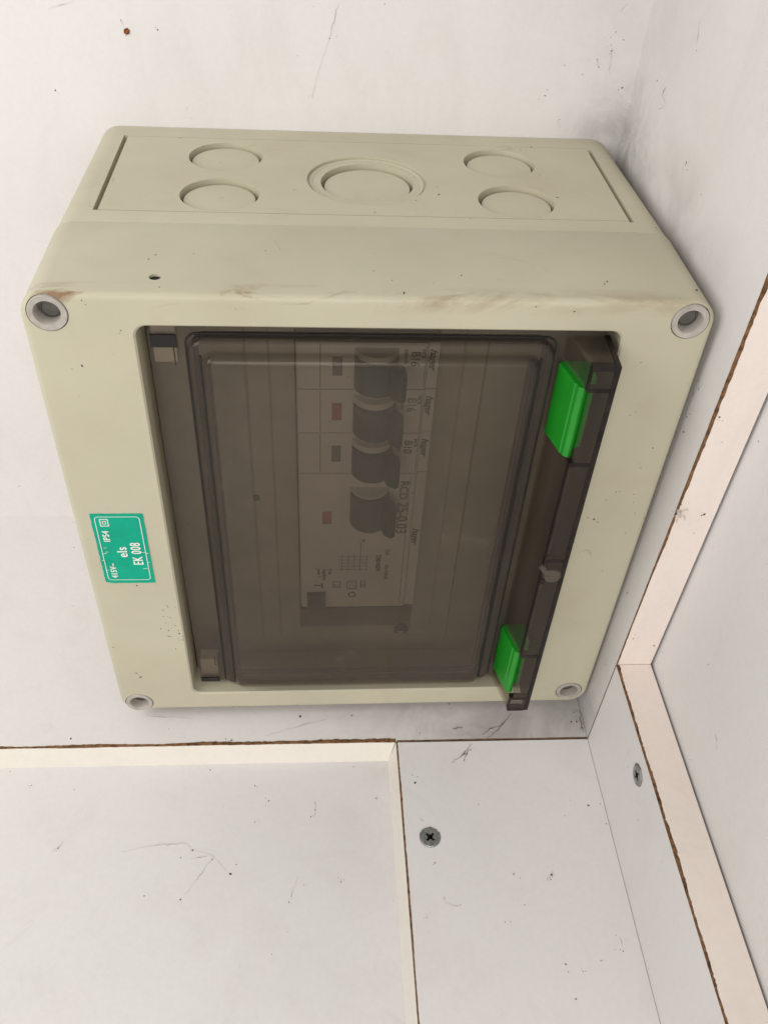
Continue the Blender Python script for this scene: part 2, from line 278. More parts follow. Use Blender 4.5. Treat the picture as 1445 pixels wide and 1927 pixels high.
SPECKS = {
  'back':[(0.1278,0.0,1.153,0.0027),(-0.069,0.0,1.0429,0.0029),(0.1678,0.0,1.0212,0.002),(0.1731,0.0,1.003,0.0015),(0.0659,0.0,1.1656,0.0018),(0.4314,0.0,1.1524,0.0024),(0.8685,0.0,1.1253,0.002),(0.9333,0.0,1.1252,0.003),(0.9284,0.0,1.1379,0.002),(0.951,0.0,1.1535,0.003),(0.9476,0.0,1.1633,0.002),(0.9435,0.0,1.1765,0.0019),(0.9512,0.0,1.1858,0.002),(0.9692,0.0,1.1732,0.002),(0.905,0.0,1.111,0.002),(0.8414,0.0,1.0703,0.0031),(0.9867,0.0,1.0906,0.0031),(0.8777,0.0,1.0275,0.0021),(0.926,0.0,0.9887,0.0032),(0.3741,0.0,1.1207,0.0014),(0.4026,0.0,1.2026,0.0014)],
  'right':[(1.008,-0.3396,1.0854,0.003),(1.008,-0.3345,1.0728,0.0013),(1.008,-0.4297,1.0716,0.0017),(1.008,-0.1162,1.1407,0.0024),(1.008,-0.254,1.2297,0.0021),(1.008,-0.1439,1.0173,0.0015),(1.008,-0.1735,1.0528,0.0014),(1.008,-0.6329,0.8459,0.0034),(1.008,-0.6369,0.8528,0.0016),(1.008,-0.6286,0.7872,0.003),(1.008,-0.6355,0.7621,0.0039),(1.008,-0.6231,0.8307,0.0026),(1.008,-0.6452,0.3771,0.003),(1.008,-0.6647,0.1788,0.0022)],
  'floor':[(-0.1008,-0.6811,-0.0378,0.0044),(0.235,-0.6916,-0.0378,0.0045),(0.3799,-0.6344,-0.0378,0.0058),(0.493,-0.635,-0.0378,0.0035),(0.6397,-0.6824,-0.0378,0.0029),(0.9923,-0.6591,-0.0378,0.0048),(1.0007,-0.6758,-0.0378,0.0036),(1.0302,-0.694,-0.0378,0.0035),(0.1,-0.6615,-0.0378,0.0022),(0.7122,-0.6081,-0.0378,0.0036),(0.713,-0.6222,-0.0378,0.0024),(0.6194,-0.8007,-0.0378,0.0044),(0.625,-0.7873,-0.0378,0.0022),(0.7941,-0.9997,-0.0378,0.0031),(0.8678,-1.003,-0.0378,0.0042),(0.8649,-1.0123,-0.0378,0.0026),(0.8056,-1.0593,-0.0378,0.0025),(0.7632,-1.0893,-0.0378,0.0025),(0.6434,-0.973,-0.0378,0.0026),(0.6182,-1.0767,-0.0378,0.002),(0.6836,-1.0553,-0.0378,0.002),(0.974,-0.861,-0.0378,0.0039),(0.8617,-1.1677,-0.0378,0.0029),(0.9727,-1.1487,-0.0378,0.0025),(0.966,-1.1202,-0.0378,0.002),(0.8911,-1.1806,-0.0378,0.0019),(0.8677,-1.2255,-0.0378,0.0033),(1.0116,-0.7874,-0.0378,0.0035),(1.0012,-0.9014,-0.0378,0.0022),(0.9193,-0.8819,-0.0378,0.0022),(0.9274,-1.1637,-0.0378,0.0019)],
  'low':[(-0.1744,-0.7591,-0.0885,0.0027),(-0.086,-0.7709,-0.0885,0.0022),(0.1898,-0.7315,-0.0885,0.0034),(0.2862,-0.7712,-0.0885,0.0033),(0.3164,-0.8061,-0.0885,0.0033),(0.1701,-0.9091,-0.0885,0.0037),(0.1488,-0.9238,-0.0885,0.0021),(0.2104,-0.9299,-0.0885,0.0026),(0.2478,-0.9599,-0.0885,0.0046),(0.2579,-0.941,-0.0885,0.0026),(0.0877,-0.9975,-0.0885,0.0025),(0.3625,-1.0184,-0.0885,0.0026),(0.4631,-0.9823,-0.0885,0.0026),(0.4038,-0.8439,-0.0885,0.0027),(0.4125,-0.8288,-0.0885,0.0028),(0.5409,-0.8068,-0.0885,0.0034),(-0.0926,-0.8972,-0.0885,0.0036),(0.1566,-1.0068,-0.0885,0.003),(-0.2252,-0.7259,-0.0885,0.0022),(0.4952,-0.7306,-0.0885,0.0023),(0.2901,-0.8526,-0.0885,0.0021),(0.3907,-0.9864,-0.0885,0.0015)],
  'edge':[(1.0182,-0.7008,0.8443,0.0029),(1.0255,-0.7008,0.8373,0.0017),(1.0579,-0.7008,0.641,0.0046),(1.0541,-0.7008,0.6385,0.0027),(1.0208,-0.7008,0.3104,0.0032),(1.068,-0.7008,0.2885,0.0032),(1.0383,-0.7008,0.796,0.0017),(1.0119,-0.7008,0.6626,0.0027)],
  'out':[(1.0824,-0.7223,0.8139,0.0029),(1.0824,-0.6935,0.7982,0.0025),(1.0824,-0.7157,0.2824,0.0021),(1.0824,-0.9291,0.2464,0.0024),(1.0824,-0.8548,0.4296,0.0018)],
  'top':[(0.2444,-0.1662,0.994,0.0018),(0.3368,-0.5006,0.994,0.0023),(0.2315,-0.5148,0.994,0.0023),(0.4968,-0.5572,0.994,0.002),(0.6224,-0.28,0.994,0.0037),(0.6227,-0.2497,0.994,0.0019),(0.5808,-0.3075,0.994,0.0018),(0.8284,-0.2816,0.994,0.0038),(0.7789,-0.1553,0.994,0.002),(0.816,-0.1838,0.994,0.0019),(0.8261,-0.2018,0.994,0.0015),(0.5843,-0.2095,0.994,0.0019),(0.8434,-0.5775,0.994,0.0032),(0.8374,-0.5856,0.994,0.002),(0.208,-0.0908,0.994,0.0028),(0.3754,-0.2768,0.994,0.0018),(0.6645,-0.3737,0.994,0.0018),(0.8242,-0.0517,0.994,0.0031),(0.801,-0.0665,0.994,0.0026),(0.9734,-0.5986,0.994,0.0049),(0.971,-0.3923,0.994,0.0022),(0.0722,-0.2494,0.994,0.0018),(0.163,-0.0557,0.994,0.0019)],
  'front':[(0.0702,-0.6344,0.8756,0.0038),(0.135,-0.6344,0.9358,0.0019),(0.1329,-0.6344,0.9314,0.0014),(0.5354,-0.6344,1.0025,0.0038),(0.6139,-0.6344,1.0311,0.0022),(0.7271,-0.6344,0.9836,0.0023),(0.7846,-0.6344,0.9767,0.0027),(0.0887,-0.6344,0.9835,0.0022),(0.206,-0.6344,0.8891,0.0016),(0.9051,-0.6344,0.8902,0.002),(0.9131,-0.6344,0.7892,0.0018),(0.9209,-0.6344,0.7966,0.0017),(0.9682,-0.6344,0.7224,0.0032),(0.9583,-0.6344,0.6795,0.0018),(0.928,-0.6344,0.6239,0.0028),(0.9613,-0.6344,0.6189,0.0019),(0.965,-0.6344,0.6,0.0019),(0.9034,-0.6344,0.5591,0.0038),(0.9149,-0.6344,0.6065,0.0019),(0.994,-0.6344,0.5612,0.0024),(0.9742,-0.6344,0.5743,0.0019),(0.9689,-0.6344,0.524,0.002),(0.9487,-0.6344,0.4241,0.0021),(0.8791,-0.6344,0.5016,0.002),(0.0827,-0.6344,0.3948,0.0034),(0.1309,-0.6344,0.3374,0.0029),(0.1323,-0.6344,0.3328,0.002),(0.1203,-0.6344,0.3067,0.002),(0.1319,-0.6344,0.3033,0.002),(0.111,-0.6344,0.2703,0.003),(0.1256,-0.6344,0.2652,0.003),(0.1221,-0.6344,0.2877,0.002),(0.1393,-0.6344,0.2794,0.002),(0.1235,-0.6344,0.2473,0.0031),(0.1448,-0.6344,0.255,0.0036),(0.1489,-0.6344,0.2352,0.0031),(0.1215,-0.6344,0.3253,0.002),(0.0127,-0.6344,0.215,0.0031),(0.1324,-0.6344,0.207,0.0026),(0.045,-0.6344,0.1292,0.0032),(0.0518,-0.6344,0.1163,0.0042),(-0.0112,-0.6344,0.496,0.0019),(0.1972,-0.6344,1.0058,0.0021),(1.0259,-0.6344,0.6187,0.0019),(1.0363,-0.6344,0.6086,0.0015),(0.233,-0.6344,0.0046,0.0023),(0.3696,-0.6344,0.0098,0.0022)],
  'pane':[(0.2728,-0.6464,0.703,0.0042),(0.2583,-0.6464,0.583,0.0035),(0.2678,-0.6464,0.4511,0.0033),(0.3254,-0.6464,0.3929,0.0029),(0.5717,-0.6464,0.6368,0.0032),(0.4323,-0.6464,0.7872,0.0021),(0.4183,-0.6464,0.7492,0.0021),(0.3898,-0.6464,0.8044,0.002),(0.4594,-0.6464,0.8699,0.0016),(0.4241,-0.6464,0.7642,0.0017)],
  'flange':[(0.1891,-0.6124,0.5291,0.0028),(0.1986,-0.6124,0.4825,0.0019),(0.1934,-0.6124,0.2466,0.0031)],
}
STRANDS = {
  'back': [[(0.4453,0.0,1.2104),(0.4385,0.0,1.1805),(0.4314,0.0,1.1524),(0.4185,0.0,1.1181),(0.4052,0.0,1.0716),(0.3974,0.0,1.0428)],[(0.3974,0.0,1.0543),(0.3954,0.0,1.0418)],[(0.9638,-0.0,1.234),(0.9553,-0.0,1.2251),(0.9526,0.0,1.2164)],[(0.9508,0.0,1.1499),(0.9532,0.0,1.1316),(0.9538,0.0,1.1205)],[(0.926,0.0,1.1397),(0.9352,0.0,1.1216)],[(0.9533,0.0,1.1223),(0.9607,0.0,1.1086)],[(0.8741,0.0,1.0244),(0.8869,0.0,1.0077)],[(-0.0595,0.0,1.1751),(-0.0286,0.0,1.1864),(-0.0048,0.0,1.194)],[(0.0659,0.0,1.1656),(0.0731,0.0,1.1515)]],
  'right': [[(1.008,-0.1648,1.1448),(1.008,-0.1584,1.1313),(1.008,-0.1807,1.1282),(1.008,-0.1769,1.1154),(1.008,-0.1559,1.1063)],[(1.008,-0.2347,1.2667),(1.008,-0.254,1.2297)],[(1.008,-0.2991,1.0474),(1.008,-0.3,1.0368)]],
  'floor': [[(0.8494,-0.6357,-0.0378),(0.8289,-0.6589,-0.0378),(0.8038,-0.6829,-0.0378),(0.7835,-0.7012,-0.0378),(0.7651,-0.7075,-0.0378)],[(0.8181,-0.6669,-0.0378),(0.7932,-0.6746,-0.0378),(0.7726,-0.6957,-0.0378)],[(0.7483,-0.7111,-0.0378),(0.7289,-0.7367,-0.0378),(0.7076,-0.7516,-0.0378),(0.6985,-0.7615,-0.0378)],[(0.7389,-0.7304,-0.0378),(0.7262,-0.7583,-0.0378)],[(0.7455,-0.7241,-0.0378),(0.7237,-0.7417,-0.0378)],[(0.7109,-0.673,-0.0378),(0.735,-0.6681,-0.0378),(0.7283,-0.6747,-0.0378)],[(0.9899,-0.6368,-0.0378),(1.0011,-0.6299,-0.0378),(1.0087,-0.6399,-0.0378),(1.0014,-0.651,-0.0378),(1.0019,-0.6758,-0.0378),(0.9986,-0.6961,-0.0378)],[(0.3066,-0.6826,-0.0378),(0.4438,-0.641,-0.0378)],[(0.8722,-0.9968,-0.0378),(0.8587,-1.0121,-0.0378),(0.8529,-1.015,-0.0378)],[(0.8678,-1.003,-0.0378),(0.8799,-1.0107,-0.0378)],[(0.9728,-1.1252,-0.0378),(0.9754,-1.146,-0.0378)],[(0.6543,-1.0374,-0.0378),(0.6558,-1.0515,-0.0378),(0.685,-1.0603,-0.0378)],[(0.6225,-0.8799,-0.0378),(0.6324,-0.8893,-0.0378)],[(0.7963,-0.9924,-0.0378),(0.7939,-1.007,-0.0378)],[(0.1446,-0.6356,-0.0378),(0.0761,-0.6317,-0.0378),(0.0414,-0.6257,-0.0378)]],
  'low': [[(0.0325,-0.9095,-0.0885),(0.0825,-0.8978,-0.0885),(0.1551,-0.8943,-0.0885),(0.1712,-0.9091,-0.0885),(0.2108,-0.9212,-0.0885),(0.2301,-0.9434,-0.0885),(0.2439,-0.963,-0.0885)],[(0.2108,-0.9212,-0.0885),(0.1586,-0.9284,-0.0885)],[(0.211,-0.9234,-0.0885),(0.1876,-0.9634,-0.0885),(0.1585,-1.0058,-0.0885)],[(-0.1011,-0.9057,-0.0885),(-0.091,-0.8951,-0.0885),(-0.0826,-0.8754,-0.0885)],[(0.4126,-0.8121,-0.0885),(0.4136,-0.8359,-0.0885),(0.406,-0.8475,-0.0885)],[(0.5414,-0.797,-0.0885),(0.5426,-0.8177,-0.0885)],[(0.3781,-0.9692,-0.0885),(0.3635,-1.0154,-0.0885)],[(0.4633,-0.9739,-0.0885),(0.463,-0.9865,-0.0885)]],
  'top': [[(0.3476,-0.4657,0.994),(0.3607,-0.5047,0.994)],[(0.7474,-0.0831,0.994),(0.7812,-0.0627,0.994),(0.8137,-0.0525,0.994),(0.8304,-0.046,0.994)],[(0.951,-0.0946,0.994),(0.9711,-0.0881,0.994)],[(0.8358,-0.5856,0.994),(0.8454,-0.5758,0.994)]],
  'front': [[(0.5165,-0.6344,1.0047),(0.5317,-0.6344,1.0016),(0.5432,-0.6344,0.9985)],[(0.4459,-0.6344,0.9935),(0.4569,-0.6344,0.9996)]],
  'out': [[(1.0824,-0.9514,0.3667),(1.0824,-0.9804,0.3478)]],
}
# ------------------------------------------------------------------ the setting: a white board cupboard corner
XR, ZF, DE, T, TF, XB, ZB, E = 1.008, -.0378, .7008, .0694, .0507, .5884, .2268, .0171
LO, FAR, TOP = -1.7, -3.2, 2.3
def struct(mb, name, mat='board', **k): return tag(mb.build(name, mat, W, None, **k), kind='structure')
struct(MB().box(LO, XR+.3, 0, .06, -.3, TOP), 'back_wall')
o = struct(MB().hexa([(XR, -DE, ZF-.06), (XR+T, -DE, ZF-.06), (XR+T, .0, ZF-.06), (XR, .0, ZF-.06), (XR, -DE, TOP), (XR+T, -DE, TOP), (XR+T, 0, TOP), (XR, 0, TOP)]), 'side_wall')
MB().box(XR+.0012, XR+T, -DE-.0025, -DE-.0002, ZB+.0015, TOP).build('edge_strip', 'edge', W, o)
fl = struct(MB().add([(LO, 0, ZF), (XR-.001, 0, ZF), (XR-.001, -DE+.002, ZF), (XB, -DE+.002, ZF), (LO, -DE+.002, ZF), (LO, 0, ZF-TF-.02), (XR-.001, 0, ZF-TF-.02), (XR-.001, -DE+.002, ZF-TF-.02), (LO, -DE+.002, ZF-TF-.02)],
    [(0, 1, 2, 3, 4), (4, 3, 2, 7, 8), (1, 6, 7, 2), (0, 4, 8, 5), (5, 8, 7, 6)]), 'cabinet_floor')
# sloping cream edging along the front of the floor, mitred at its right end
MB().hexa([(LO, -DE+.0015, ZF-TF-.02), (XB-.003, -DE+.0015, ZF-TF-.02), (XB-E, -DE-E, ZF-TF), (LO, -DE-E, ZF-TF), (LO, -DE+.0015, ZF-.001), (XB-.003, -DE+.0015, ZF-.001), (XB-.0035, -DE-.001, ZF-.002), (LO, -DE-.001, ZF-.002)]).build('edge_strip', 'lip', W, fl)
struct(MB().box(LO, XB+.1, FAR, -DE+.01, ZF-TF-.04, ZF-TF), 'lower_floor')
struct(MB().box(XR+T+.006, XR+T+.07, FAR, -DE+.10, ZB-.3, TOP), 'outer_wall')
bf = Frame((.8, -1.2, ZF))
b1 = thing('floor_batten', bf, 'flat white board strip on the floor with a crosshead screw, below the enclosure', 'board')
f1 = MB().box(XB, XR-.001, FAR, -DE-.0035, ZF-TF+.001, ZF).build('board_face', 'board', bf, b1)
boolean(f1, [MB().cyl((.6391, -.9209, ZF), 2, .0209, .030, 40)], bf)
MB().hexa([(XB-.0005, FAR, ZF-TF-.01), (XB-.0005, -DE-.003, ZF-TF-.01), (XB-E, -DE-E, ZF-TF), (XB-E, FAR, ZF-TF), (XB-.0005, FAR, ZF-.001), (XB-.0005, -DE-.003, ZF-.001), (XB-.003, -DE-.004, ZF-.002), (XB-.003, FAR, ZF-.002)]).build('edge_strip', 'lip', bf, b1)
bs = Frame((XR, -1.2, ZF))
b2 = thing('side_batten', bs, 'low upright white board strip with a cream top edge and a screw, at the right', 'board')
f2 = MB().box(XR, XR+T, FAR, -DE-.0035, ZF-TF, ZB).build('board_face', 'board', bs, b2)
boolean(f2, [MB().cyl((XR, -.9168, .1754), 0, .0209, .030, 40)], bs)
MB().box(XR+.0012, XR+T, FAR, -DE-.0035, ZB+.0002, ZB+.0022).build('edge_strip', 'edge', bs, b2)

from mathutils import noise as mnoise
def ragged(p0, p1, a, b, wa, wb, name, fr, parent, seed, n=240, lift=.0012):
    """raw chipped edge: brown ribbon folded over the arris p0-p1; a, b = directions along the two faces"""
    p0, p1, a, b = map(Vector, (p0, p1, a, b)); L = []; out = -(a+b).normalized()*lift
    for i in range(n+1):
        t = i/n; p = p0.lerp(p1, t); f = t*(p1-p0).length
        def wd(w, k):
            w = w(t) if callable(w) else w
            q = .8*mnoise.noise((f*9, seed, k))+.28*mnoise.noise((f*60, seed+3, k))+.35*mnoise.noise((f*260, seed+7, k))
            return max(.0003, w*(1+q))
        L.append([tuple(p+a*wd(wa, 1.3)-b*lift*.4), tuple(p+out), tuple(p+b*wd(wb, 5.1)-a*lift*.4)])
    v = [q for l in L for q in l]
    return obj(name, v, [(3*i+j, 3*i+j+1, 3*i+j+4, 3*i+j+3) for i in range(n) for j in (0, 1)], 'chip', fr, parent, 0, False)
sw = bpy.data.objects['side_wall']
ragged((XR, -DE-.0025, ZF), (XR, -DE-.0025, 1.6), (0, 1, 0), (1, 0, 0), lambda t: .0012+.0025*max(0, t-.25), lambda t: .0016+.0045*max(0, min(1, (t-.25)*2.2)), 'chipped_edge', W, sw, 1.)
ragged((LO, -DE, ZF), (XB-.003, -DE, ZF), (0, 1, 0), (0, -.28, -1), lambda t: .0035+.008*max(0, t-.75)*2, .0026, 'chipped_edge', W, fl, 12., 400)
ragged((XB, -DE, ZF), (XR-.002, -DE, ZF), (0, 1, 0), (0, -.1, -1), .0016, .001, 'chipped_edge', W, fl, 22.)
ragged((XB-.001, -DE-.004, ZF), (XB-.001, FAR, ZF), (1, 0, 0), (-.25, 0, -1), .0020, .0035, 'chipped_edge', bf, b1, 31., 600)
ragged((XR, -DE-.0035, ZB+.002), (XR, FAR, ZB+.002), (0, 0, -1), (1, 0, 0), .0014, lambda t: .0046, 'chipped_edge', bs, b2, 41., 600)
MB().blob((XR+.008, -DE-.005, ZB-.004), 1, .012, .35).build('splinter', 'chip', bs, b2)

def screw(fr, parent, c, ax, sgn, spin):
    r = .0205; k = -sgn
    mb = MB().lathe(c, ax, [(r*.55, k*.012), (r*1.0, k*.0035), (r, -k*.0006), (r*.93, -k*.0022)], 36); s = mb.build('screw', 'steel', fr, parent)
    a, b = [(1, 2), (2, 0), (0, 1)][ax]; cut = []
    for q, (ln, wd, dp) in ((0, (.0125, .0024, .008)), (math.pi/2, (.0125, .0024, .008)), (math.pi/4, (.009, .0008, .0035)), (3*math.pi/4, (.009, .0008, .0035))):
        an = spin+q; m = MB(); P = []
        for e, sh in ((k*dp, .55), (-k*.01, 1.)):
            for u, v in ((-1, -1), (1, -1), (1, 1), (-1, 1)):
                x, y = u*ln*sh, v*wd*(sh+.2); p = list(c); p[ax] += e; p[a] += x*math.cos(an)-y*math.sin(an); p[b] += x*math.sin(an)+y*math.cos(an); P.append(p)
        m.hexa(P); cut.append(m)
    boolean(s, cut, fr, 'knuckle')  # cut faces coloured near black, shade painted into the cross recess
    # torn rim of the countersink
    m = MB()
    for i in range(22):
        an = i*2*math.pi/46+random.uniform(-.05, .05); p = list(c); q = r*random.uniform(1.0, 1.07); p[a] += q*math.cos(an); p[b] += q*math.sin(an); p[ax] += sgn*.0004; m.blob(p, ax, random.uniform(.0007, .0013), .4)
    o = m.build('torn_rim', 'dirt', fr, parent); o['kind'] = 'stuff'
screw(bf, b1, (.6391, -.9209, ZF+.0004), 2, 1, .8)
screw(bs, b2, (XR-.0004, -.9168, .1754), 0, -1, .15)

# ------------------------------------------------------------------ the enclosure
D, H, SEAM = .6344, .994, -.4126
ef = Frame((.5, -.3, 0), True)
enc = thing('electrical_enclosure', ef, 'square pebble grey plastic distribution box with smoked window on the back wall', 'fuse box')
I = .0012
L = [rr(.004, .992, .004, H-.006, .040, -.001), rr(I, 1-I, I, H-I, .038, SEAM+.004), rr(I+.002, 1-I-.002, I+.002, H-I-.002, .037, SEAM+.0015), ]
base = MB().loops(L, True, True).build('base', 'shell', ef, enc)
ztop = lambda y: H-I-(.006-I)*(1-y/(SEAM+.004))        # the top face leans a hair
cut = MB()
def plank(x0, x1, y0, y1, d):
    cut.hexa([(x0[0], y0, ztop(y0)-d), (x0[1], y0, ztop(y0)-d), (x1[1], y1, ztop(y1)-d), (x1[0], y1, ztop(y1)-d), (x0[0], y0, H+.05), (x0[1], y0, H+.05), (x1[1], y1, H+.05), (x1[0], y1, H+.05)])
plank((.0585, .0665), (.0585, .0665), -.3700, -.0460, .012)
plank((.9320, .9400), (.9320, .9400), -.3740, -.0560, .012)
plank((.0675, .9310), (.0675, .9310), -.3705, -.3683, .006)
plank((.0675, .9310), (.0675, .9310), -.0515, -.0498, .004)
cut2 = MB(); cut3 = MB()
for cx, cyy in ((.2516, -.1365), (.2530, -.3010), (.7486, -.1355), (.7530, -.3020)):
    cut2.cyl((cx, cyy, ztop(cyy)+.05-.022), 2, .0655, .1, 56)
cut2.cyl((.5015, -.2265, ztop(-.2265)+.05-.005), 2, .1045, .1, 72)
cut3.cyl((.5020, -.2270, ztop(-.2265)+.05-.026), 2, .081, .1, 64)
boolean(base, [cut, cut2, cut3], ef)
for cx, cyy, r in ((.2516, -.1365, .0655), (.2530, -.3010, .0655), (.7486, -.1355, .0655), (.7530, -.3020, .0655), (.5020, -.2270, .081)):
    d = .0065 if r < .07 else .0105                     # each knockout disc sits in its recess, the gap widest at the back
    MB().lathe((cx, cyy-.0062, ztop(cyy)-d), 2, [(r-.0066, -.016), (r-.0066, .0), (r*.6, .0010), (r*.1, .0014)], 56).build('knockout', 'shell', ef, base)
MB().loops([[(.5015+q*math.cos(a), -.2265+q*math.sin(a), ztop(-.2265)-.005+e) for a in [i*math.pi/36 for i in range(72)]] for q, e in ((.0995, -.004), (.0995, .0014), (.0965, .0014), (.0945, 0.0003), (.0945, -.004))]).build('knockout_ring', 'shell', ef, base)
# lid
TH = .018; B = .009
OW = (.1537, .8660, .0557, .9426)                       # window opening
rr8 = lambda *a: rr(*a, 8)
def ring(i, y, r=.038): return rr(i, 1-i, i, H-i, r-i*.8, y, 8)
L = [ring(.001, SEAM-.0005), ring(0, SEAM-.003)]
L += [ring(0, -D+B)]+[ring(B*(1-math.cos(a)), -D+B-B*math.sin(a)) for a in [math.radians(q) for q in (18, 36, 54, 72, 90)]]
L += [rr8(OW[0]-.003, OW[1]+.003, OW[2]-.003, OW[3]+.003, .019, -D), rr8(OW[0], OW[1], OW[2], OW[3], .018, -D+.003), rr8(OW[0]+.002, OW[1]-.002, OW[2]+.002, OW[3]-.002, .017, -D+.06),
      rr8(OW[0]-.012, OW[1]+.012, OW[2]-.012, OW[3]+.012, .019, -D+.06), rr8(OW[0]-.012, OW[1]+.012, OW[2]-.012, OW[3]+.012, .019, -D+.032), ring(TH, -D+.032), ring(TH, SEAM-.0005)]
lid = MB().loops(L, close=True).build('lid', 'shell', ef, enc)
caps = ((.0380, .9625), (.9620, .9620), (.0375, .0275), (.9585, .0400))
c1 = MB()
for x, z in caps: c1.cyl((x, -D-.05+.027, z), 1, .0290, .1, 48)
c1.cyl((.1837, -.585, H), 2, .0088, .1, 28)
c2 = MB(); c2.lathe((.9056, -D-.012, .4693), 1, [(.001, .0165), (.009, .0145), (.013, .012), (.016, .0), (.016, -.02)], 32)
boolean(lid, [c1, c2], ef)
for x, z in caps:
    m = MB().lathe((x, -D, z), 1, [(.0278, .0265), (.0278, .0), (.0270, -.0016), (.0195, -.0010), (.0182, .0012), (.0168, .0225), (.016, .023), (.001, .023)], 48).build('screw_cap', 'ring', ef, enc)
    MB().lathe((x+.001, -D+.017, z-.002), 1, [(.0155, .005), (.0155, .0), (.0130, -.0014), (.0125, .0012), (.001, .0014)], 32).build('plug', 'plug', ef, m)

MB().lathe((.1837, -.585, H-.004), 2, [(.0084, -.004), (.0084, .0), (.001, -.0005)], 24).build('hole_shade_disc', 'shade_black', ef, lid)  # black disc painted in for the unlit depth of the hole
# inner cover plate with its slot
PY = -.500
cov = MB().loops([rr(.02, .98, .02, .974, .03, PY+.02), rr(.02, .98, .02, .974, .03, PY), rr(.292, .700, .060, .905, .02, PY), rr(.298, .694, .066, .899, .02, PY-.010), rr(.332, .660, .090, .880, .01, PY-.010), rr(.336, .656, .094, .876, .01, PY-.004),
                 rr(.376, .616, .112, .862, .003, PY-.004), rr(.376, .616, .112, .862, .003, PY+.05)]).build('cover_plate', 'cover', ef, enc, fixn=False)
MB().box(.37, .62, PY+.048, PY+.052, .10, .87).build('slot_back', 'slot', ef, cov)
MB().lathe((.597, PY-.004, .0955+.004), 1, [(.016, .003), (.016, -.004), (.011, -.006), (.010, -.001), (.001, -.001)], 28).build('cover_screw', 'knuckle', ef, cov)
MB().lathe((.30, PY-.010, .50), 1, [(.006, .003), (.006, -.003), (.001, -.003)], 20).build('cover_screw', 'knuckle', ef, cov)

# smoked door: flange, two steps, raised pane
YF = -D+.022
def R(x0, x1, z0, z1, r, y): return rr(x0, x1, z0, z1, r, y, 8)
F = [R(.1665, .8590, .0640, .9310, .010, YF), R(.2220, .7740, .0700, .9180, .026, YF), R(.2245, .7715, .0725, .9155, .026, YF-.014), R(.2270, .7690, .0750, .9130, .025, YF-.0165), R(.2430, .7500, .0850, .8990, .018, YF-.0165),
     R(.2455, .7475, .0875, .8965, .017, YF-.028), R(.2490, .7440, .0905, .8930, .016, YF-.034), R(.2550, .7380, .0960, .8870, .014, YF-.0365)]
Bk = [R(.2560, .7370, .0970, .8860, .013, YF-.0265), R(.2555, .7375, .0965, .8865, .013, YF-.0205), R(.2540, .7390, .0950, .8880, .013, YF-.008), R(.2350, .7610, .0820, .9050, .018, YF-.0075), R(.2330, .7630, .0800, .9070, .018, YF+.009), R(.1665, .8590, .0640, .9310, .010, YF+.009)]
mb = MB(); mb.loops(F+Bk, close=True); n = len(F[0])
k = len(F)-1
mb.f.append(tuple(range(k*n, (k+1)*n))); mb.f.append(tuple(range((k+1)*n, (k+2)*n))[::-1])
mb.f = [q for q in mb.f if not (len(q) == 4 and {i//n for i in q} == {k, k+1})]
door = mb.build('door', 'smoke', ef, enc)
q = (.2275, .7685, .0760, .9125); a = lambda i, y: R(q[0]+i, q[1]-i, q[2]+i, q[3]-i, .02-i, YF+y)
MB().loops([a(0, .0095), a(0, .018), a(.0080, .018), a(.0080, .0095)], close=True).build('step_shade_band', 'shade_black', ef, door)  # dark ring added behind the flange to blacken the step outline
for x0, x1 in ((.2500, .2545), (.7370, .7460)): MB().box(x0, x1, YF-.0068, YF-.001, .100, .880).build('step_shade_band', 'shade_black', ef, door)  # dark bars added to blacken the inner step at both sides
q = (.2185, .7775, .0670, .9215)
MB().loops([a(0, -.0004), a(0, -.0024), a(.0034, -.0024), a(.0034, -.0004)], close=True).build('step_shade_line', 'shade_black', ef, door)  # black strip painting the shaded groove around the first step
for x0, x1 in ((.2405, .2432), (.7500, .7545)): MB().box(x0, x1, YF-.0190, YF-.0168, .092, .892).build('step_shade_line', 'shade_black', ef, door)  # black strips painting the dark line of the second step
for z0, z1, kz0, kz1 in ((.862, .9395, .896, .917), (.0600, .130, .071, .083)):
    h = MB().box(.1700, .2040, YF+.0105, YF+.035, z0, z1).build('hinge', 'hinge', ef, enc)
    MB().box(.1695, .2075, YF-.003, YF-.0002, kz0, kz1).build('knuckle', 'knuckle', ef, h)
    MB().box(.1990, .2010, YF+.0095, YF+.0104, z0-.006 if z0 > .5 else z1-.02, z0+.04 if z0 > .5 else z1+.008).build('knuckle_seam', 'knuckle', ef, h)
for zz in (.9345,): MB().box(.175, .198, YF+.004, YF+.010, zz, .9405).build('hinge_tab', 'hinge', ef, enc)

# handle rail: hollow bar of smoked plastic with two green latches
yb, yf, wt = YF-.0006, -D-.066, .0085
Z0, Z1 = .066, .925
xl = lambda y: .787+(.808-.787)*(yb-y)/(yb-yf)
xr_ = lambda y: .8555-(.0035)*(yb-y)/(yb-yf)
def wall(name, xa, xb, y0, y1, z0, z1, parent, mat='smoke2'):        # between two x(y) functions
    P = []
    for z in (z0, z1): P += [(xa(y0), y0, z), (xb(y0), y0, z), (xb(y1), y1, z), (xa(y1), y1, z)]
    return MB().hexa(P).build(name, mat, ef, parent, 0)
LT = ((.7445, .8795), (.1120, .2460))
yi = yf+wt+.0005
XE = xr_(yf)-.0095                                     # inner side of the solid right edge
P = []
for z in (Z0, Z1): P += [(xr_(yb)-.0095, yb, z), (xr_(yb), yb, z), (xr_(yf), yf+.001, z), (XE, yf, z)]
handle = MB().hexa(P).build('handle', 'smokedark', ef, enc, 0)
md = handle.modifiers.new('soft', 'BEVEL'); md.width = .0016*S; md.segments = 2
